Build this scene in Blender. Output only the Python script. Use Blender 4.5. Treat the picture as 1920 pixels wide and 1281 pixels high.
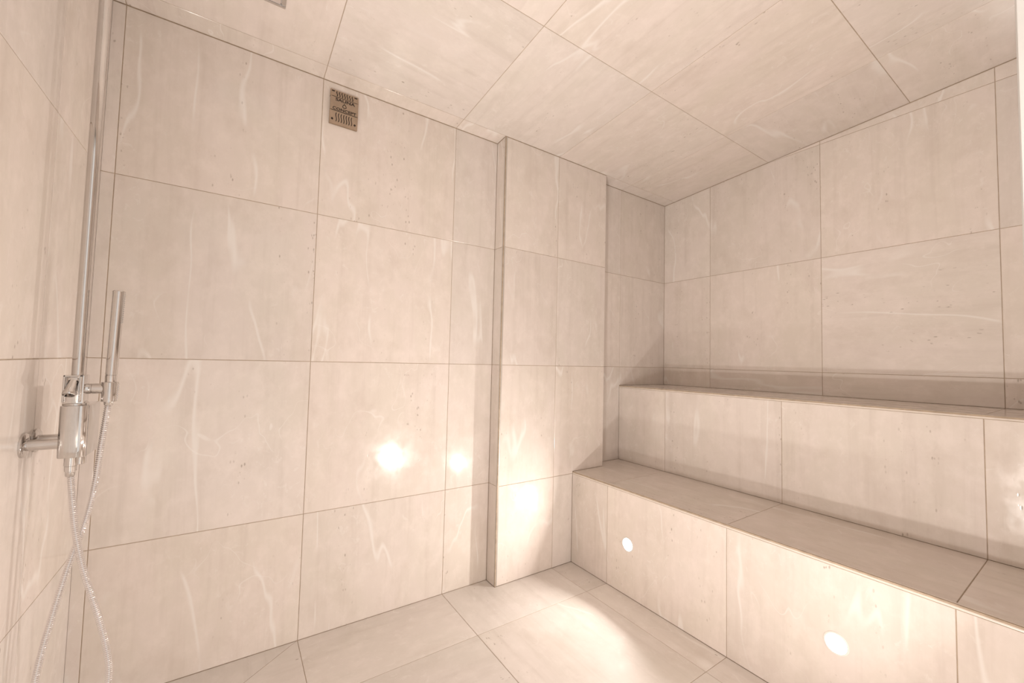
import bpy, bmesh, math, random
from mathutils import Vector, Matrix
random.seed(7)
scene = bpy.context.scene
for o in list(bpy.data.objects):
    bpy.data.objects.remove(o)

# ------------------------------------------------------------------ camera
CAM = Vector((0.7525, -1.8164, 1.1045))
yaw, pitch, roll, FPX = -0.5935, 0.0469, 0.0241, 770.68
fw = Vector((-math.sin(yaw)*math.cos(pitch), math.cos(yaw)*math.cos(pitch), math.sin(pitch)))
rt = Vector((math.cos(yaw), math.sin(yaw), 0))
up = rt.cross(fw)
RR = math.cos(roll)*rt + math.sin(roll)*up
UU = -math.sin(roll)*rt + math.cos(roll)*up
cam = bpy.data.objects.new('camera', bpy.data.cameras.new('camera'))
cam.data.sensor_width = 36.0
cam.data.lens = FPX/1920*36.0
cam.data.clip_start = 0.01
M = Matrix((RR, UU, -fw)).transposed().to_4x4()
M.translation = CAM
cam.matrix_world = M
scene.collection.objects.link(cam)
scene.camera = cam

# ------------------------------------------------------------------ world (light of the bathroom that comes in through the doorway)
world = bpy.data.worlds.new('world')
scene.world = world
world.use_nodes = True
bg = world.node_tree.nodes['Background']
bg.inputs['Color'].default_value = (1.0, 0.93, 0.87, 1)
bg.inputs['Strength'].default_value = 0.95
LAMP_W = 3.5            # watts of each recessed spot
scene.view_settings.view_transform = 'Standard'
scene.view_settings.look = 'None'
scene.view_settings.gamma = 1.0
scene.view_settings.use_curve_mapping = False
scene.view_settings.exposure = 0.11

# ------------------------------------------------------------------ measures
XC, XB, YD = 0.371, 3.28, -1.789         # left wall, bench wall, door wall
XP, XP2, DP = 1.8561, 2.5925, 0.0805     # pilaster
XR1, XR2 = 2.3534, 2.8191                # bench risers
ZB1, ZB2 = 0.494, 0.963                  # bench seats
Z1, Z2, Z3, ZT = 1.6824, 1.0824, 0.4824, 2.2929
XA, XBJ, XCJ, XPJ, XRJ = 0.404, 1.0075, 1.6145, 2.2161, 2.8204
Y1, Y2, Y3 = -0.3422, -0.9496, -1.5573
DX0, DX1, DZ = 0.43, 1.10, 2.12          # door opening
GAP = 0.0022
def ceil_z(x, y): return 2.2548 - 0.0028*x - 0.0705*y

# ------------------------------------------------------------------ materials
def new_mat(name):
    m = bpy.data.materials.new(name); m.use_nodes = True
    return m, m.node_tree, m.node_tree.nodes['Principled BSDF']
class NT:
    def __init__(s, nt): s.nt = nt
    def n(s, t, **kw):
        nd = s.nt.nodes.new(t)
        for k, v in kw.items(): setattr(nd, k, v)
        return nd
    def link(s, a, b): s.nt.links.new(a, b)
    def set(s, sock, v):
        if hasattr(v, 'is_output'): s.link(v, sock)
        else: sock.default_value = v
    def math(s, op, a, b=0.5, clamp=False):
        nd = s.n('ShaderNodeMath', operation=op, use_clamp=clamp)
        s.set(nd.inputs[0], a); s.set(nd.inputs[1], b); return nd.outputs[0]
    def rng(s, v, a, b, c=0.0, d=1.0, smooth=True):
        nd = s.n('ShaderNodeMapRange', interpolation_type='SMOOTHSTEP' if smooth else 'LINEAR')
        s.set(nd.inputs[0], v)
        for i, q in enumerate((a, b, c, d)): nd.inputs[i+1].default_value = q
        return nd.outputs[0]
    def scale(s, vec, sc, off=(0, 0, 0)):
        nd = s.n('ShaderNodeMapping'); s.link(vec, nd.inputs['Vector'])
        nd.inputs['Scale'].default_value = sc; nd.inputs['Location'].default_value = off
        return nd.outputs[0]
    def noise(s, vec, sc, det=3.0, rough=0.5, dist=0.0):
        nd = s.n('ShaderNodeTexNoise'); s.link(vec, nd.inputs['Vector'])
        nd.inputs['Scale'].default_value = sc; nd.inputs['Detail'].default_value = det
        nd.inputs['Roughness'].default_value = rough; nd.inputs['Distortion'].default_value = dist
        return nd.outputs['Fac']
    def mix(s, f, a, b, mode='MIX'):
        nd = s.n('ShaderNodeMix', data_type='RGBA', blend_type=mode)
        s.set(nd.inputs[0], f); s.set(nd.inputs[6], a); s.set(nd.inputs[7], b)
        return nd.outputs[2]

def stone(name, ca, cb, rough, vein=1.0):
    m, nt, bsdf = new_mat(name); k = NT(nt)
    uv = k.n('ShaderNodeUVMap', uv_map='UVMap').outputs[0]
    info = k.n('ShaderNodeObjectInfo').outputs['Random']
    cloud = k.noise(k.scale(uv, (2.6, 1.3, 1)), 1.6, 5, 0.6, 0.6)
    col = k.mix(k.rng(cloud, 0.34, 0.66), (*ca, 1), (*cb, 1))
    streak = k.noise(k.scale(uv, (22, 1.1, 1), (3, 7, 0)), 1.0, 5, 0.6, 0.2)
    col = k.mix(k.rng(streak, 0.47, 0.78, 0, 0.42), col, (ca[0]*.78, ca[1]*.76, ca[2]*.73, 1))
    mott = k.noise(k.scale(uv, (1, 0.7, 1), (11, 2, 0)), 16, 7, 0.66)
    col = k.mix(k.rng(mott, 0.42, 0.72, 0, 0.40), col, (min(1, ca[0]*1.14), min(1, ca[1]*1.15), min(1, ca[2]*1.16), 1))
    mott2 = k.noise(k.scale(uv, (1, 0.6, 1), (5, 9, 0)), 9, 6, 0.66)
    col = k.mix(k.rng(mott2, 0.48, 0.72, 0, 0.42), col, (ca[0]*.84, ca[1]*.82, ca[2]*.79, 1))
    fleck = k.rng(k.noise(k.scale(uv, (1, 0.7, 1), (13, 6, 0)), 36, 5, 0.7, 0.8), 0.56, 0.66)
    fgate = k.rng(k.noise(k.scale(uv, (1.4, 0.7, 1), (9, 9, 0)), 2.4, 3, 0.6), 0.44, 0.62)
    col = k.mix(k.math('MULTIPLY', k.math('MULTIPLY', fleck, fgate), 0.42), col, (0.90, 0.86, 0.82, 1))
    # pale veins
    v1 = k.noise(k.scale(uv, (2.1, 0.55, 1), (1, 4, 0)), 1.5, 3.0, 0.45, 0.35)
    l1 = k.rng(k.math('ABSOLUTE', k.math('SUBTRACT', v1, 0.5)), 0.0, 0.013, 1, 0)
    g1 = k.rng(k.noise(k.scale(uv, (1, 1, 1), (8, 1, 0)), 2.2, 2), 0.49, 0.58)
    v2 = k.noise(k.scale(uv, (2.6, 1.8, 1), (6, 3, 0)), 2.3, 2.0, 0.4, 0.5)
    l2 = k.rng(k.math('ABSOLUTE', k.math('SUBTRACT', v2, 0.52)), 0.0, 0.007, 1, 0)
    g2 = k.rng(k.noise(k.scale(uv, (1, 1, 1), (2, 5, 0)), 3.1, 2), 0.54, 0.66)
    veins = k.math('ADD', k.math('MULTIPLY', k.math('MULTIPLY', l1, g1), 0.80*vein), k.math('MULTIPLY', k.math('MULTIPLY', l2, g2), 0.60*vein), True)
    col = k.mix(veins, col, (0.90, 0.865, 0.83, 1))
    # strings of little dark pits
    vor = k.n('ShaderNodeTexVoronoi'); k.link(k.scale(uv, (1, 0.42, 1)), vor.inputs['Vector']); vor.inputs['Scale'].default_value = 92
    pit = k.rng(vor.outputs['Distance'], 0.12, 0.32, 1, 0)
    sp = k.rng(k.noise(k.scale(uv, (9, 0.9, 1), (4, 4, 0)), 1.0, 3, 0.5, 0.6), 0.55, 0.65)
    sp2 = k.rng(k.noise(uv, 34, 2), 0.52, 0.62)
    pits = k.math('MULTIPLY', k.math('MULTIPLY', pit, sp), sp2)
    col = k.mix(k.math('MULTIPLY', pits, 0.52), col, (0.25, 0.185, 0.14, 1))
    # every tile a little different
    hs = k.n('ShaderNodeHueSaturation'); k.link(col, hs.inputs['Color'])
    k.link(k.rng(info, 0, 1, 0.88, 1.10, False), hs.inputs['Saturation'])
    r2 = k.math('FRACT', k.math('MULTIPLY', info, 17.31), 0)
    k.link(k.rng(r2, 0, 1, 0.96, 1.04, False), hs.inputs['Value'])
    k.link(hs.outputs[0], bsdf.inputs['Base Color'])
    k.link(k.rng(mott, 0.3, 0.7, rough-0.04, rough+0.07), bsdf.inputs['Roughness'])
    bump = k.n('ShaderNodeBump'); bump.inputs['Strength'].default_value = 0.10; bump.inputs['Distance'].default_value = 0.0015
    k.link(k.math('SUBTRACT', k.math('MULTIPLY', mott, 0.4), pits), bump.inputs['Height'])
    k.link(bump.outputs[0], bsdf.inputs['Normal'])
    return m
STONE = stone('beige_stone', (0.815, 0.740, 0.694), (0.780, 0.718, 0.655), 0.13)
FLOORSTONE = stone('beige_floor_stone', (0.790, 0.731, 0.690), (0.765, 0.716, 0.664), 0.52, 0.8)
def plain(name, col, rough, metal=0.0, spec=None, emit=None, es=0.0, noise_amt=0.0):
    m, nt, b = new_mat(name); k = NT(nt)
    b.inputs['Base Color'].default_value = (*col, 1); b.inputs['Roughness'].default_value = rough
    b.inputs['Metallic'].default_value = metal
    if emit:
        b.inputs['Emission Color'].default_value = (*emit, 1); b.inputs['Emission Strength'].default_value = es
    if noise_amt:
        tc = k.n('ShaderNodeTexCoord').outputs['Object']
        f = k.noise(tc, 40, 4)
        k.link(k.mix(k.rng(f, 0.3, 0.7), (*[c*(1-noise_amt) for c in col], 1), (*[min(1, c*(1+noise_amt)) for c in col], 1)), b.inputs['Base Color'])
    return m
GROUT = plain('grout', (0.47, 0.375, 0.285), 0.9, noise_amt=0.12)
CHROME = plain('chrome', (0.64, 0.62, 0.605), 0.05, 1.0, noise_amt=0.02)
HOSE = plain('hose_chrome', (0.80, 0.79, 0.80), 0.10, 1.0, noise_amt=0.02)
STEEL = plain('warm_steel', (0.44, 0.36, 0.285), 0.16, 1.0, noise_amt=0.05)
TRIM = plain('cream_trim', (0.80, 0.735, 0.67), 0.28, 0.0, noise_amt=0.03)
GTRIM = plain('satin_grey_trim', (0.60, 0.57, 0.53), 0.32, 0.55, noise_amt=0.03)
DARK = plain('dark_slot', (0.035, 0.022, 0.015), 0.6, noise_amt=0.1)
JAMB = plain('pale_door_frame', (0.50, 0.485, 0.465), 0.35, 0.0, noise_amt=0.02)
HINGE = plain('dark_bronze', (0.10, 0.065, 0.045), 0.4, 0.6, noise_amt=0.05)
BEZEL = plain('white_bezel', (0.85, 0.82, 0.78), 0.35, 0.0, noise_amt=0.02)
LENS = plain('lamp_lens', (1, 1, 1), 0.3, 0, emit=(1.0, 0.94, 0.88), es=14.0)
PLATE = plain('bright_plate', (0.86, 0.83, 0.84), 0.12, 1.0, noise_amt=0.02)
RUBBER = plain('grey_rubber', (0.42, 0.41, 0.40), 0.6, noise_amt=0.05)

# ------------------------------------------------------------------ helpers
COL = scene.collection
def link(name, me, mat, parent=None):
    o = bpy.data.objects.new(name, me); COL.objects.link(o)
    if mat: me.materials.append(mat)
    if parent: o.parent = parent
    return o
def tag(o, label, cat, group=None, kind=None):
    o['label'] = label; o['category'] = cat
    if group: o['group'] = group
    if kind: o['kind'] = kind
    return o
def empty(name, loc=(0, 0, 0)):
    o = bpy.data.objects.new(name, None); COL.objects.link(o); o.location = loc
    o.empty_display_size = 0.05
    return o
def mesh_from(name, verts, faces):
    me = bpy.data.meshes.new(name); me.from_pydata([tuple(v) for v in verts], [], faces); me.update()
    return me
def bm_obj(name, bm, mat, parent=None, smooth=True, angle=40, origin=None):
    bmesh.ops.recalc_face_normals(bm, faces=bm.faces)
    off = Vector((0, 0, 0))
    if parent is not None and parent.type == 'EMPTY': off = Vector(parent.location)
    elif parent is not None and parent.get('_o') is not None: off = Vector(parent['_o'])
    if off.length: bmesh.ops.translate(bm, verts=bm.verts, vec=-off)
    me = bpy.data.meshes.new(name); bm.to_mesh(me); bm.free()
    if smooth:
        for p in me.polygons: p.use_smooth = True
        try: me.set_sharp_from_angle(angle=math.radians(angle))
        except Exception: pass
    return link(name, me, mat, parent)
def bm_box(lo, hi, bevel=0.0, seg=2, bm=None):
    b2 = bmesh.new()
    bmesh.ops.create_cube(b2, size=1.0)
    for v in b2.verts:
        for i in range(3): v.co[i] = lo[i] + (v.co[i]+0.5)*(hi[i]-lo[i])
    if bevel: bmesh.ops.bevel(b2, geom=b2.edges[:], offset=bevel, segments=seg, profile=0.5, affect='EDGES')
    if bm is None: return b2
    tmp = bpy.data.meshes.new('t'); b2.to_mesh(tmp); b2.free(); bm.from_mesh(tmp); bpy.data.meshes.remove(tmp)
    return bm
def frame_of(d):
    d = Vector(d).normalized()
    a = Vector((0, 0, 1)) if abs(d.z) < 0.9 else Vector((1, 0, 0))
    x = a.cross(d).normalized(); y = d.cross(x)
    return x, y, d
def bm_lathe(base, axis, prof, seg=28, bm=None):
    """prof: list of (radius, distance along axis); closed with caps when radius>0 at ends"""
    if bm is None: bm = bmesh.new()
    x, y, d = frame_of(axis); base = Vector(base); rings = []
    for r, h in prof:
        c = base + d*h
        if r < 1e-6: rings.append([bm.verts.new(c)])
        else: rings.append([bm.verts.new(c + (x*math.cos(2*math.pi*i/seg) + y*math.sin(2*math.pi*i/seg))*r) for i in range(seg)])
    for a, b in zip(rings, rings[1:]):
        for i in range(seg):
            j = (i+1) % seg
            if len(a) == 1 and len(b) == 1: continue
            if len(a) == 1: bm.faces.new((a[0], b[i], b[j]))
            elif len(b) == 1: bm.faces.new((a[i], a[j], b[0]))
            else: bm.faces.new((a[i], a[j], b[j], b[i]))
    if len(rings[0]) > 1: bm.faces.new(rings[0][::-1])
    if len(rings[-1]) > 1: bm.faces.new(rings[-1])
    return bm

def clip(poly, f):
    out = []
    for i, a in enumerate(poly):
        b = poly[(i+1) % len(poly)]; fa, fb = f(a), f(b)
        if fa >= 0: out.append(a)
        if (fa > 0 and fb < 0) or (fa < 0 and fb > 0):
            t = fa/(fa-fb); out.append(a + (b-a)*t)
    res = []
    for p in out:
        if not res or (p-res[-1]).length > 1e-5: res.append(p)
    if len(res) > 1 and (res[0]-res[-1]).length < 1e-5: res.pop()
    return res
def inset2(p, d):
    n = len(p); A = sum(p[i].x*p[(i+1) % n].y - p[(i+1) % n].x*p[i].y for i in range(n))/2
    s = 1 if A > 0 else -1; q = []
    for i in range(n):
        a, b, c = p[i-1], p[i], p[(i+1) % n]
        e1 = (b-a).normalized(); e2 = (c-b).normalized()
        n1 = Vector((-e1.y, e1.x))*s; n2 = Vector((-e2.y, e2.x))*s
        den = 1 + n1.dot(n2)
        q.append(b + (n1+n2)*(d/max(den, 0.15)))
    return q
def tile(name, parent, poly, n, grain, mat=None, thick=0.0055, gap=GAP, ch=0.0007, lift=0.0):
    """one bevelled tile; poly = its cell in 3D on the finished face, n = direction into the room, grain = along the streaks"""
    poly = [Vector(p) for p in poly]
    n = Vector(n).normalized(); g = Vector(grain); g = (g - n*g.dot(n)).normalized(); e = g.cross(n)
    o = poly[0]
    p2 = [Vector(((p-o).dot(e), (p-o).dot(g))) for p in poly]
    if sum(p2[i].x*p2[(i+1) % len(p2)].y - p2[(i+1) % len(p2)].x*p2[i].y for i in range(len(p2))) < 0: p2.reverse()
    r0 = inset2(p2, gap/2); r1 = inset2(p2, gap/2+ch)
    to3 = lambda q, h: o + e*q.x + g*q.y + n*(h+lift)
    N = len(p2)
    cen = sum((to3(q, 0) for q in r0), Vector())/N
    vs = [to3(q, -thick) for q in r0] + [to3(q, -ch) for q in r0] + [to3(q, 0) for q in r1]
    base = Vector(parent.location)
    fs = [tuple(range(2*N, 3*N))]
    for a in (0, N):
        for i in range(N):
            j = (i+1) % N; fs.append((a+i, a+j, a+N+j, a+N+i))
    fs.append(tuple(range(N-1, -1, -1)))
    # orientation check (e x g must equal n for ccw)
    if e.cross(g).dot(n) < 0: fs = [f[::-1] for f in fs]
    me = mesh_from(name, [v-cen for v in vs], fs)
    uvl = me.uv_layers.new(name='UVMap')
    ox, oy = random.uniform(-40, 40), random.uniform(-40, 40); sx = random.choice((-1, 1)); sy = random.choice((-1, 1))
    pl = r0 + r0 + r1
    for lp in me.loops:
        q = pl[lp.vertex_index]
        uvl.data[lp.index].uv = (ox + sx*q.x, oy + sy*q.y)
    ob = link(name, me, mat or STONE, parent); ob.location = cen - base
    return ob
def box_obj(name, lo, hi, mat, parent=None, bevel=0.0):
    return bm_obj(name, bm_box(lo, hi, bevel), mat, parent, smooth=bool(bevel))
def struct(name, lo, hi, label, cat, mat=GROUT):
    o = box_obj(name, lo, hi, mat); tag(o, label, cat, kind='structure'); return o
V = Vector
below_ceiling = lambda p: ceil_z(p.x, p.y) - 0.0015 - p.z
R_ = 0.0013     # how deep the joints lie behind the tile faces

# ------------------------------------------------------------------ room shell
wall_back = struct('wall_back', (0.25, R_, -0.10), (3.40, 0.12, 2.50), 'large beige stone tiled wall that carries the small metal steam vent', 'wall')
wall_right = struct('wall_right', (XB+R_, -2.10, -0.10), (3.40, R_, 2.50), 'beige stone tiled wall behind the upper bench', 'wall')
wall_left = struct('wall_left', (0.25, -2.10, -0.10), (XC-R_, R_, 2.50), 'beige stone tiled wall with the chrome shower fixed to it', 'wall')
floor = struct('floor', (0.25, -2.10, -0.12), (3.40, 0.12, -R_), 'pale beige stone tiled shower floor with a diagonal cut', 'floor')
# door wall: three masonry pieces around the opening, one mesh
bm = bm_box((DX1, YD-0.12, -0.10), (3.40, YD-R_, 2.50))
bm_box((0.25, YD-0.12, -0.10), (DX0, YD-R_, 2.50), bm=bm)
bm_box((DX0, YD-0.12, DZ), (DX1, YD-R_, 2.50), bm=bm)
wall_front = tag(bm_obj('wall_front', bm, GROUT, smooth=False), 'tiled wall around the door opening with one low recessed spotlight', 'wall', kind='structure')
# sloping ceiling slab
def slab_pts(z0):
    return [V((x, y, ceil_z(x, y)+z0)) for x, y in ((0.25, -2.10), (3.40, -2.10), (3.40, 0.12), (0.25, 0.12))]
vs = slab_pts(R_) + slab_pts(0.12)
ceiling = link('ceiling', mesh_from('ceiling', vs, [(3, 2, 1, 0), (4, 5, 6, 7)] + [(i, (i+1) % 4, 4+(i+1) % 4, 4+i) for i in range(4)]), GROUT)
tag(ceiling, 'sloping ceiling of large beige stone tiles', 'ceiling', kind='structure')

# tiles of the walls
def rect_x(x, ya, yb, za, zb): return [V((x, ya, za)), V((x, yb, za)), V((x, yb, zb)), V((x, ya, zb))]
def rect_y(y, xa, xb, za, zb): return [V((xa, y, za)), V((xb, y, za)), V((xb, y, zb)), V((xa, y, zb))]
rows = [0.0, Z3, Z2, Z1, ZT, 2.6]
def put(parent, poly, n, grain=(0, 0, 1), **kw):
    poly = clip(poly, below_ceiling)
    if len(poly) < 3: return
    zs = max(p.z for p in poly)-min(p.z for p in poly); 
    if zs < 0.012: return
    tile('tile', parent, poly, n, grain, **kw)
for a, b in zip(rows, rows[1:]):
    for xa, xb in ((XC-GAP/2, XA), (XA, XBJ), (XBJ, XCJ), (XCJ, XP)):
        put(wall_back, rect_y(0, xa, xb, a, b), (0, -1, 0))
for a, b in ((ZB1, Z2), (Z2, Z1), (Z1, ZT), (ZT, 2.6)):
    put(wall_back, rect_y(0, XP2, XRJ, a, b), (0, -1, 0))
for a, b in ((ZB2, Z2), (Z2, Z1), (Z1, ZT), (ZT, 2.6)):
    put(wall_back, rect_y(0, XRJ, XB, a, b), (0, -1, 0))
for i, (ya, yb) in enumerate(((0, Y1), (Y1, Y2), (Y2, Y3), (Y3, YD))):
    for j, (a, b) in enumerate(((ZB2, Z2), (Z2, Z1), (Z1, ZT), (ZT, 2.6))):
        put(wall_right, rect_x(XB, yb, ya, a, b), (-1, 0, 0), (0, 1, 0) if (i, j) in ((2, 1), (1, 0), (2, 0)) else (0, 0, 1))
for ya, yb in ((GAP/2, -0.3816), (-0.3816, -0.988), (-0.988, -1.594), (-1.594, YD)):
    for a, b in zip(rows, rows[1:]):
        put(wall_left, rect_x(XC, yb, ya, a, b), (1, 0, 0))
for a, b in zip(rows, rows[1:]):
    for xa, xb in ((DX1, 1.70), (1.70, 2.305), (2.305, XR2), (XR2, XB)):
        za = a
        if xa >= XR2-0.01: za = max(a, ZB2)
        elif xa > 2.3: za = max(a, ZB1)
        if za < b-0.01: put(wall_front, rect_y(YD, xa, xb, za, b), (0, 1, 0))
    if b > DZ: put(wall_front, rect_y(YD, DX0, DX1, max(a, DZ), b), (0, 1, 0))
    put(wall_front, rect_y(YD, XC, DX0, a, b), (0, 1, 0))
# ceiling tiles
cn = V((-0.0028, -0.0705, -1)).normalized()
cx = [XC, XA, XBJ, XCJ, XPJ, XRJ, XB]; cyl = [0, -DP, -0.6945, -1.303, YD]
HEAD = (0.602, 0.842, -0.553, -0.273)
for xa, xb in zip(cx, cx[1:]):
    for ya, yb in zip(cyl, cyl[1:]):
        x_lo, x_hi = xa, xb
        segs = [(xa, xb)]
        if ya == 0:
            segs = [(l, h) for l, h in ((xa, min(xb, XP)), (max(xa, XP2), xb)) if h-l > 0.01]
        for l, h in segs:
            tile('tile', ceiling, [V((x, y, ceil_z(x, y))) for x, y in ((l, ya), (h, ya), (h, yb), (l, yb))], cn,
                 (1, 0.1, 0) if random.random() < 0.15 else (0, 1, 0))
# floor tiles
def fl(pts): tile('tile', floor, [V((x, y, 0)) for x, y in pts], (0, 0, 1), (1, 0, 0) if random.random() < 0.4 else (0, 1, 0), FLOORSTONE)
fy = [0, Y1, Y2, Y3, YD, -2.05]
diag = lambda s: (lambda p: s*((p.y - 0.0) - 0.78*(p.x - (XBJ-0.004))))
for k, (ya, yb) in enumerate(zip(fy, fy[1:])):
    for xa, xb in ((XC, XA), (XA, XBJ), (XBJ, XCJ), (XCJ, XPJ), (XPJ, XR1)):
        if k == 0 and xa == XCJ:
            fl(((XCJ, 0), (XP, 0), (XP, -DP), (XPJ, -DP), (XPJ, Y1), (XCJ, Y1))); continue
        y0 = -DP if (k == 0 and xa == XPJ) else ya
        if k == 4:
            xa, xb = max(xa, DX0), min(xb, DX1)
            if xb-xa < 0.02: continue
        pts = [V((xa, y0, 0)), V((xb, y0, 0)), V((xb, yb, 0)), V((xa, yb, 0))]
        if xa == XA and k in (0, 1):
            for s in (1, -1):
                q = clip(pts, diag(s))
                if len(q) >= 3: fl([(p.x, p.y) for p in q])
        else: fl([(p.x, p.y) for p in pts])

# pilaster
pil = struct('wall_pilaster', (XP+R_, -DP+R_, 0.0), (XP2-R_, 0.05, 2.40), 'shallow tiled pilaster standing out from the wall beside the benches', 'pilaster')
for a, b in zip(rows, rows[1:]):
    put(pil, rect_x(XP, -DP+0.010, 0, a, b), (-1, 0, 0))
    put(pil, rect_y(-DP, XP+0.010, XPJ, a, b), (0, -1, 0))
    if b <= Z3+0.01:
        put(pil, rect_y(-DP, XPJ, XR1, a, b), (0, -1, 0))
    else:
        if abs(a-Z3) < 0.01:     # this tile is notched around the lower bench
            put(pil, [V((x, -DP, z)) for x, z in ((XPJ, Z3), (XR1, Z3), (XR1, ZB1), (XP2, ZB1), (XP2, Z2), (XPJ, Z2))], (0, -1, 0))
        else:
            put(pil, rect_y(-DP, XPJ, XP2, a, b), (0, -1, 0))
    if b > ZB1: put(pil, rect_x(XP2, -DP, 0, max(a, ZB1), b), (1, 0, 0))
def quarter_trim(name, parent, p0, p1, a, b, r, mat, seg=8):
    """quarter round edge profile from p0 to p1; a, b = unit directions from the corner into the two faces"""
    p0, p1, a, b = V(p0), V(p1), V(a), V(b); bm = bmesh.new(); rings = []
    for p in (p0, p1):
        c = p + a*r + b*r
        pts = [c - a*r*math.cos(t) - b*r*math.sin(t) for t in [i*math.pi/2/seg for i in range(seg+1)]] + [p+a*r+b*r]
        rings.append([bm.verts.new(q) for q in pts])
    n = len(rings[0])
    for i in range(n):
        j = (i+1) % n; bm.faces.new((rings[0][i], rings[0][j], rings[1][j], rings[1][i]))
    bm.faces.new(rings[0]); bm.faces.new(rings[1][::-1])
    return bm_obj(name, bm, mat, parent, angle=50)
t = quarter_trim('edge_trim', pil, (XP, -DP, 0), (XP, -DP, ceil_z(XP, -DP)-0.001), (1, 0, 0), (0, 1, 0), 0.0105, GTRIM)
t['label'] = 'satin grey metal edge profile'

# ------------------------------------------------------------------ benches
TR = 0.0125
lower = box_obj('tiled_bench', (XR1+R_, YD, 0.0), (XR2-0.001, -DP, ZB1-R_), GROUT)
tag(lower, 'lower tiled bench step with the two glowing spotlights in its front', 'bench')
up_b = box_obj('tiled_bench', (XR2+R_, YD, 0.0), (XB+0.001, -0.0005, ZB2-R_), GROUT)
tag(up_b, 'upper tiled bench step against the back wall, above the lower step', 'bench')
rear = box_obj('seat_bed', (XP2+0.001, -DP-0.001, ZB1-0.06), (XR2-0.001, -0.0005, ZB1-R_), GROUT, lower)
ys = [-DP, Y1, Y2, Y3, YD]
for ya, yb in zip(ys, ys[1:]):
    tile('riser_tile', lower, rect_x(XR1, yb, ya, 0.0, ZB1-TR), (-1, 0, 0), (0, 0, 1))
    if ya == -DP:
        tile('seat_tile', lower, [V((x, y, ZB1)) for x, y in ((XR1+TR, -DP), (XP2, -DP), (XP2, 0), (XR2, 0), (XR2, Y1), (XR1+TR, Y1))], (0, 0, 1), (0, 1, 0))
    else:
        tile('seat_tile', lower, [V((x, y, ZB1)) for x, y in ((XR1+TR, ya), (XR2, ya), (XR2, yb), (XR1+TR, yb))], (0, 0, 1), (0, 1, 0))
ys[0] = 0.0
for ya, yb in zip(ys, ys[1:]):
    tile('riser_tile', up_b, rect_x(XR2, yb, ya, ZB1, ZB2-TR), (-1, 0, 0), (0, 0, 1))
    tile('seat_tile', up_b, [V((x, y, ZB2)) for x, y in ((XR2+TR, ya), (XB, ya), (XB, yb), (XR2+TR, yb))], (0, 0, 1), (0, 1, 0))
for par, x, z, y0 in ((lower, XR1, ZB1, -DP), (up_b, XR2, ZB2, 0)):
    t = quarter_trim('edge_trim', par, (x, y0, z), (x, YD, z), (1, 0, 0), (0, 0, -1), TR-0.0006, TRIM)
    t['label'] = 'smooth cream rounded edge profile'

# ------------------------------------------------------------------ recessed spotlights, and two added fill lamps in the left wall
def spot(loc, n, label, k=1.0, tilt=18, spread=142, yaw=0, r=0.028):   # tilt, yaw: where the eyeball is aimed
    root = empty('recessed_spotlight', loc); n = V(n)
    tag(root, label, 'spotlight', 'low recessed spotlights')
    bm_obj('bezel', bm_lathe(loc, n, [(r+0.006, -0.004), (r+0.006, 0.0012), (r+0.004, 0.0022), (r+0.001, 0.0022), (r, 0.0010), (r, -0.004)], 40), BEZEL, root)
    bm_obj('lens', bm_lathe(loc, n, [(r+0.0005, -0.003), (r, 0.0010), (r*0.7, 0.0020), (0, 0.0026)], 40), LENS, root)
    ld = bpy.data.lights.new('spotlight_glow', 'AREA'); ld.shape = 'DISK'; ld.size = r*1.1; ld.energy = LAMP_W*k
    ld.color = (1.0, 0.922, 0.855); ld.spread = math.radians(spread)
    lo = bpy.data.objects.new('spotlight_glow', ld); COL.objects.link(lo); lo.parent = root
    aim = Matrix.Rotation(math.radians(yaw), 3, 'Z') @ n*math.cos(math.radians(tilt)) + V((0, 0, math.sin(math.radians(tilt))))
    x, y, z = frame_of(-aim)
    m = Matrix((x, y, z)).transposed().to_4x4(); m.translation = n*(0.004 + r*0.55*math.sin(math.radians(tilt)))
    lo.matrix_local = m
    return root
spot((XR1, -0.474, 0.24), (-1, 0, 0), 'small round spotlight in the lower bench front, close to the pilaster', 1.2)
spot((XR1, -1.296, 0.246), (-1, 0, 0), 'small round spotlight in the lower bench front, far from the pilaster', 1.3)
spot((1.93, YD, 0.24), (0, 1, 0), 'small round spotlight low in the wall beside the door opening', 0.95, 30, 132, 8)
spot((XC, -1.61, 0.20), (1, 0, 0), 'added wide round fill lamp low in the left wall, lower of two by the door opening', 2.1, 42, 124, -4, 0.06)  # unseen fill lamp, added to brighten the bench wall and ceiling
spot((XC, -1.69, 0.42), (1, 0, 0), 'added wide round fill lamp low in the left wall, upper of two by the door opening', 2.1, 42, 124, 4, 0.06)  # second fill lamp, also added out of view for bench wall and ceiling

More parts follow.
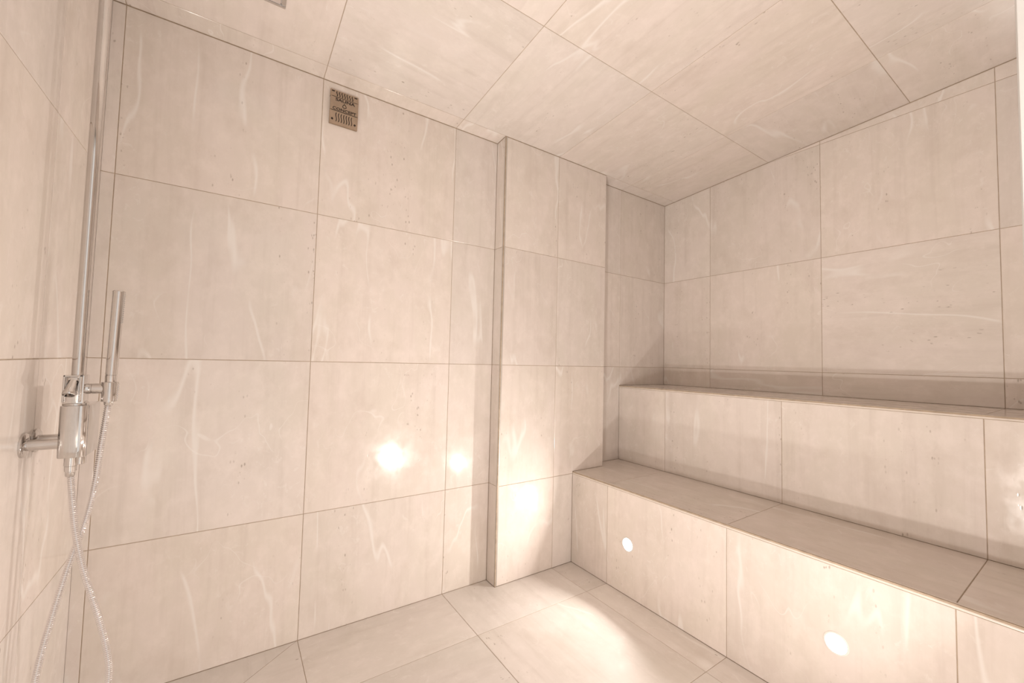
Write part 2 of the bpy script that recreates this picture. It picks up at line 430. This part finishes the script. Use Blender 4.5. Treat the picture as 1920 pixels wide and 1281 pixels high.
# ------------------------------------------------------------------ shower column
WY = -0.428; RX = 0.448
sc = empty('shower_column', (RX, WY, 0.855))
tag(sc, 'chrome shower valve with a tall round rail on the left wall', 'shower')
bm = bm_box((0.4275, -0.464, 0.857), (0.4765, -0.346, 0.976))
bmesh.ops.bevel(bm, geom=[e for e in bm.edges if abs(e.verts[0].co.z-e.verts[1].co.z) > 0.05], offset=0.0145, segments=6, profile=0.5, affect='EDGES')
bmesh.ops.bevel(bm, geom=[e for e in bm.edges if abs(e.verts[0].co.z-e.verts[1].co.z) < 1e-4], offset=0.0015, segments=2, profile=0.5, affect='EDGES')
body = bm_obj('valve_body', bm, CHROME, sc)
for y in (-0.440, -0.372):
    arm = bm_obj('inlet_arm', bm_lathe((XC, y, 0.889), (1, 0, 0), [(0.0125, 0.0), (0.0125, 0.060), (0.0105, 0.062), (0.0105, 0.066)], 24), CHROME, sc)
    o = bm_obj('wall_flange', bm_lathe((XC-0.001, y, 0.889), (1, 0, 0), [(0.0275, 0), (0.0275, 0.005), (0.025, 0.0075), (0.014, 0.0085)], 36), CHROME, arm)
    o.location = -V(sc.location)
# rail up to the ceiling with a wall bracket near its top
bm_obj('riser_rail', bm_lathe((RX, WY, 0.974), (0, 0, 1), [(0.0118, 0), (0.0118, ceil_z(RX, WY)-0.974)], 32), CHROME, sc)
bm = bm_lathe((XC, WY, 2.12), (1, 0, 0), [(0.024, 0), (0.024, 0.006), (0.010, 0.009), (0.010, 0.062)], 28)
bm_lathe((RX, WY, 2.10), (0, 0, 1), [(0.0125, 0), (0.0165, 0.001), (0.0165, 0.039), (0.0125, 0.04)], 28, bm)
bm_obj('rail_bracket', bm, CHROME, sc)
# sliding collar with its square window and lever
bm = bm_box((0.4305, -0.451, 0.979), (0.4645, -0.407, 1.0465), 0.0025, 2)
bm_box((0.4305, -0.4585, 0.984), (0.4345, -0.450, 1.0465), 0.001, 1, bm)
bm_box((0.4575, -0.4585, 0.984), (0.4615, -0.450, 1.0465), 0.001, 1, bm)
bm_box((0.4305, -0.4585, 1.0425), (0.4615, -0.450, 1.0465), 0.001, 1, bm)
collar = bm_obj('diverter_collar', bm, CHROME, sc)
lv = bm_obj('lever', bm_lathe((0.4465, -0.450, 1.032), V((-0.003, -0.017, -0.030)), [(0.0092, 0), (0.0096, 0.022), (0.0115, 0.027), (0.0115, 0.034), (0.0104, 0.0355)], 26), CHROME, collar)
lv.location = -V(sc.location)
rg = bm_obj('base_ring', bm_lathe((RX, WY, 0.970), (0, 0, 1), [(0.0228, 0), (0.0228, 0.010), (0.0205, 0.0125)], 36), CHROME, collar)
rg.location = -V(sc.location)
har = bm_obj('holder_arm', bm_lathe((0.460, WY-0.002, 1.0135), (1, 0, 0), [(0.0140, 0), (0.0122, 0.004), (0.0122, 0.0135), (0.0114, 0.014), (0.0114, 0.0146), (0.0122, 0.0151), (0.0122, 0.036)], 28), CHROME, sc)
cup = bm_obj('holder_cup', bm_lathe((0.5045, WY-0.002, 0.981), (0, 0, 1), [(0.0105, 0), (0.0145, 0.001), (0.0164, 0.046), (0.0154, 0.048), (0.0120, 0.047), (0.0100, 0.004)], 32), CHROME, sc)
bm = bmesh.new()
for i in range(8):
    bm_box((0.5150, WY-0.0070, 0.987+i*0.0050), (0.5201+i*0.00021, WY+0.0030, 0.9895+i*0.0050), 0, 1, bm)
rb = bm_obj('grip_ribs', bm, CHROME, cup, smooth=False); rb.location = -V(sc.location)
nut = bm_obj('outlet_nut', bm_lathe((0.4505, -0.445, 0.824), (0, 0, 1), [(0.0088, 0), (0.0108, 0.001), (0.0108, 0.012), (0.0100, 0.0125), (0.0100, 0.0135), (0.0122, 0.014), (0.0122, 0.034)], 28), CHROME, sc)
nut2 = bm_obj('outlet_nut', bm_lathe((0.4530, -0.395, 0.830), (0, 0, 1), [(0.0115, 0), (0.0130, 0.001), (0.0130, 0.028)], 28), CHROME, sc)

# ------------------------------------------------------------------ hand shower, held in the cup
hs = empty('hand_shower', (0.5045, WY-0.002, 1.015))
tag(hs, 'slim chrome stick hand shower standing in its holder', 'hand shower')
hx, hy = 0.5045, WY-0.002
ax = V((0.018, 0, 1)).normalized()
bm_obj('handle', bm_lathe((hx, hy, 0.985), ax, [(0.0075, 0), (0.0095, 0.004), (0.0112, 0.060), (0.0105, 0.0605), (0.0105, 0.0615), (0.0112, 0.062), (0.0120, 0.262), (0.0125, 0.266), (0.0125, 0.267), (0.0113, 0.269)], 32), CHROME, hs)
for i in range(14):
    for k, a in enumerate((-0.55, -0.15)):
        h = 0.190 + i*0.0052 + k*0.0026
        d = V((math.cos(a), math.sin(a), 0)); r = 0.0117
        bm_obj('nozzle', bm_lathe(V((hx, hy, 0.985)) + ax*h + d*(r-0.0005), d, [(0.0012, 0), (0.0010, 0.0017), (0.0005, 0.0021)], 8), RUBBER, hs)

# ------------------------------------------------------------------ hose
def catmull(pts, n):
    out = []
    P = [pts[0]*2-pts[1]] + pts + [pts[-1]*2-pts[-2]]
    for i in range(1, len(P)-2):
        a, b, c, d = P[i-1:i+3]
        for j in range(n):
            t = j/n
            out.append(0.5*((2*b) + (c-a)*t + (2*a-5*b+4*c-d)*t*t + (3*b-a-3*c+d)*t**3))
    out.append(pts[-1]); return out
A_ = [(.5045, -.430, .984), (.501, -.430, .934), (.496, -.428, .870), (.4905, -.425, .795), (.482, -.421, .728), (.470, -.419, .668), (.4575, -.420, .616), (.4435, -.422, .547), (.432, -.425, .479), (.4215, -.428, .412), (.4155, -.430, .354)]
L_ = [(.4135, -.432, .295), (.419, -.435, .240), (.441, -.438, .200), (.478, -.440, .184), (.514, -.442, .202), (.534, -.443, .248)]
B_ = [(.4505, -.445, .828), (.4565, -.447, .767), (.4660, -.449, .691), (.4775, -.449, .627), (.491, -.449, .569), (.509, -.448, .502), (.5255, -.447, .436), (.536, -.446, .382), (.5405, -.445, .343), (.540, -.444, .305)]
path = catmull([V(p) for p in A_ + L_ + B_[::-1]], 40)
# even steps
step = 0.00118; ev = [path[0]]; acc = 0.0
for a, b in zip(path, path[1:]):
    seg = (b-a).length; s = 0.0
    while acc + (seg-s) >= step:
        s += step-acc; ev.append(a + (b-a)*(s/seg)); acc = 0.0
    acc += seg-s
bm = bmesh.new(); rings = []; S = 14; nrm = V((0, 1, 0))
for i, p in enumerate(ev):
    tg = (ev[min(i+1, len(ev)-1)] - ev[max(i-1, 0)]).normalized()
    nrm = (nrm - tg*nrm.dot(tg)).normalized(); bn = tg.cross(nrm)
    r = (0.0064, 0.0069, 0.0063, 0.0049)[i % 4]
    rings.append([bm.verts.new(p + (nrm*math.cos(2*math.pi*k/S) + bn*math.sin(2*math.pi*k/S))*r) for k in range(S)])
for a, b in zip(rings, rings[1:]):
    for k in range(S):
        bm.faces.new((a[k], a[(k+1) % S], b[(k+1) % S], b[k]))
bm.faces.new(rings[0][::-1]); bm.faces.new(rings[-1])
hose_root = empty('shower_hose', (0.46, -0.43, 0.184))
tag(hose_root, 'ribbed chrome shower hose hanging in a crossed loop', 'hose')
bm_obj('ribbed_tube', bm, HOSE, hose_root, angle=80)
bm_obj('end_nut', bm_lathe((.5045, -.430, .972), (0, 0, 1), [(0.0072, 0), (0.0085, 0.002), (0.0095, 0.012)], 24), CHROME, hose_root)
bm_obj('end_nut', bm_lathe((.4505, -.445, .812), (0, 0, 1), [(0.0070, 0), (0.0085, 0.002), (0.0088, 0.013)], 24), CHROME, hose_root)

# ------------------------------------------------------------------ rain shower plate in the ceiling
x0, x1, y0, y1 = HEAD
rh = empty('rain_shower_plate', ((x0+x1)/2, (y0+y1)/2, ceil_z((x0+x1)/2, (y0+y1)/2)))
tag(rh, 'flat square chrome rain shower plate under the ceiling', 'shower head')
def slope_box(name, xa, xb, ya, yb, d0, d1, mat, parent, bev=0.0015):
    bm = bm_box((xa, ya, 0), (xb, yb, 1), 0)
    for v in bm.verts:
        v.co.z = ceil_z(v.co.x, v.co.y) - (d0 if v.co.z > 0.5 else d1)
    bmesh.ops.bevel(bm, geom=bm.edges[:], offset=bev, segments=2, affect='EDGES')
    return bm_obj(name, bm, mat, parent)
w = 0.012
slope_box('frame_bar', x0, x1, y1-w, y1, -0.002, 0.007, CHROME, rh)
slope_box('frame_bar', x0, x1, y0, y0+w, -0.002, 0.007, CHROME, rh)
slope_box('frame_bar', x0, x0+w, y0+w, y1-w, -0.002, 0.007, CHROME, rh)
slope_box('frame_bar', x1-w, x1, y0+w, y1-w, -0.002, 0.007, CHROME, rh)
slope_box('spray_plate', x0+w+0.004, x1-w-0.004, y0+w+0.004, y1-w-0.004, -0.001, 0.010, PLATE, rh)
for i in range(9):
    for j in range(10):
        px, py = x0+0.032+i*(x1-x0-0.064)/8, y0+0.032+j*(y1-y0-0.064)/9
        bm_obj('nozzle', bm_lathe((px, py, ceil_z(px, py)-0.0095), (0, 0, -1), [(0.0024, 0), (0.0018, 0.002), (0.0008, 0.0024)], 8), RUBBER, rh)

# ------------------------------------------------------------------ steam vent
VX, VZ, VW, VH = 1.089, 2.1445, 0.112, 0.145
sv = empty('steam_vent', (VX, 0, VZ))
tag(sv, 'small square metal steam vent plate with wavy slots and lettering', 'vent')
zt, zb = VZ+0.040, VZ-0.018
def vsurf(z):          # how far the face stands out from the wall at height z: three panels, the outer two leaning back
    if z > zt: return 0.0150 - 0.0050*(z-zt)/(VZ+VH/2-zt)
    if z < zb: return 0.0150 - 0.0070*(zb-z)/(zb-(VZ-VH/2))
    return 0.0165
def vpanel(name, z0, z1, mat, inset=0.0):
    x0, x1 = VX-VW/2+inset, VX+VW/2-inset
    e = 1e-5
    a_, b_ = vsurf(z0+e), vsurf(z1-e)
    vs = [(x0, 0.0005, z0), (x1, 0.0005, z0), (x1, -a_, z0), (x0, -a_, z0), (x0, 0.0005, z1), (x1, 0.0005, z1), (x1, -b_, z1), (x0, -b_, z1)]
    bm = bmesh.new(); q = [bm.verts.new(v) for v in vs]
    for f in ((0, 1, 2, 3), (7, 6, 5, 4), (0, 4, 5, 1), (1, 5, 6, 2), (2, 6, 7, 3), (3, 7, 4, 0)): bm.faces.new([q[i] for i in f])
    bmesh.ops.bevel(bm, geom=bm.edges[:], offset=0.0009, segments=2, affect='EDGES')
    return bm_obj(name, bm, mat, sv)
vpanel('slotted_panel', zt, VZ+VH/2, STEEL); vpanel('name_panel', zb, zt, STEEL, 0.0008); vpanel('slotted_panel', VZ-VH/2, zb, STEEL)
for z in (zt, zb):
    bm_obj('groove', bm_box((VX-VW/2+0.006, -0.0170, z-0.0008), (VX+VW/2-0.006, -0.0140, z+0.0008)), DARK, sv, smooth=False)
def wave(cxx, z0, z1, amp, wid):
    bm = bmesh.new(); n = 12; row = []
    for i in range(n+1):
        t = i/n; z = z0 + (z1-z0)*t; x = cxx + amp*math.sin(t*2*math.pi); f = -vsurf(z)
        row.append([bm.verts.new((x-wid/2, f-0.0004, z)), bm.verts.new((x+wid/2, f-0.0004, z)), bm.verts.new((x+wid/2, f+0.001, z)), bm.verts.new((x-wid/2, f+0.001, z))])
    for a, b in zip(row, row[1:]):
        for i in range(4): bm.faces.new((a[i], a[(i+1) % 4], b[(i+1) % 4], b[i]))
    bm.faces.new(row[0]); bm.faces.new(row[-1][::-1])
    return bm
for i in range(7):
    cxx = VX - 0.0300 + i*0.0102
    bm_obj('wavy_slot', wave(cxx, VZ+0.0450, VZ+0.0670, 0.0017, 0.0034), DARK, sv, smooth=False)
    bm_obj('wavy_slot', wave(cxx, VZ-0.0600, VZ-0.0255, 0.0017, 0.0034), DARK, sv, smooth=False)
for sx in (-1, 1):
    z = VZ-0.053; bm_obj('screw_hole', bm_lathe((VX+sx*0.045, -vsurf(z)+0.001, z), (0, -1, 0), [(0.0044, 0), (0.0044, 0.0016), (0.0030, 0.0017)], 20), DARK, sv)
    z = VZ+0.0650; bm_obj('screw_hole', bm_box((VX+sx*0.045-0.0055, -vsurf(z)-0.0006, z-0.0026), (VX+sx*0.045+0.0055, -vsurf(z)+0.001, z+0.0026), 0.0003, 1), DARK, sv)
def letters(txt, cx_, cz_, width, height):
    cu = bpy.data.curves.new('letters', 'FONT'); cu.body = txt; cu.align_x = 'CENTER'; cu.align_y = 'CENTER'
    cu.size = 1.0; cu.extrude = 0.02; cu.offset = 0.030; cu.resolution_u = 3
    ob = bpy.data.objects.new('letters', cu); COL.objects.link(ob)
    dg = bpy.context.evaluated_depsgraph_get(); me = bpy.data.meshes.new_from_object(ob.evaluated_get(dg))
    bpy.data.objects.remove(ob)
    xs = [v.co.x for v in me.vertices]; yy = [v.co.y for v in me.vertices]
    w0, h0 = max(xs)-min(xs), max(yy)-min(yy); mx, my = (max(xs)+min(xs))/2, (max(yy)+min(yy))/2
    for v in me.vertices:
        x, y, z = v.co
        v.co = ((x-mx)/w0*width + cx_-VX, -0.0169 if z > 0 else -0.0160, (y-my)/h0*height + cz_-VZ)
    o = link('lettering', me, DARK, sv); o['label'] = 'dark engraved capital lettering'
    return o
letters('SAUNA', VX+0.003, VZ+0.0305, 0.078, 0.0130)
letters('CONCEPT', VX+0.001, VZ-0.0090, 0.094, 0.0125)
# water drop mark between the words
def drop_ring(w, h, th):
    bm = bmesh.new(); n = 24; R = []
    for i in range(n):
        t = 2*math.pi*i/n
        x = math.sin(t)*(abs(math.sin(t/2))**1.2)*w; z = h*math.cos(t)
        R.append((x, z))
    out = [bm.verts.new((VX+x, -0.0169, VZ+0.0110+z)) for x, z in R]
    inn = [bm.verts.new((VX+x*(1-th), -0.0169, VZ+0.0103+z*(1-th))) for x, z in R]
    for i in range(n):
        j = (i+1) % n; bm.faces.new((out[i], out[j], inn[j], inn[i]))
    r = bmesh.ops.extrude_face_region(bm, geom=bm.faces[:])
    for v in [g for g in r['geom'] if isinstance(g, bmesh.types.BMVert)]: v.co.y = -0.0160
    return bm
bm_obj('drop_mark', drop_ring(0.0115, 0.0100, 0.36), DARK, sv, smooth=False)

# ------------------------------------------------------------------ door frame
door = empty('door_1', (DX1, YD, 0))
tag(door, 'pale frame of the open doorway with a dark hinge', 'door frame', kind='structure')
bm_obj('jamb', bm_box((DX1-0.002, YD-0.125, 0), (DX1+0.045, YD+0.0004, DZ+0.045), 0.003, 2), JAMB, door)
bm_obj('jamb', bm_box((DX0-0.045, YD-0.125, 0), (DX0+0.002, YD+0.0004, DZ+0.045), 0.003, 2), JAMB, door)
bm_obj('head_jamb', bm_box((DX0, YD-0.125, DZ-0.002), (DX1, YD+0.0004, DZ+0.045), 0.003, 2), JAMB, door)
bm = bm_box((DX1-0.004, YD-0.03, 0.83), (DX1+0.03, YD+0.012, 0.95), 0.0)
for v in bm.verts:
    if v.co.z > 0.9 and v.co.y > YD: v.co.y = YD + 0.0015
bmesh.ops.bevel(bm, geom=bm.edges[:], offset=0.002, segments=2, affect='EDGES')
bm_obj('hinge', bm, HINGE, door)
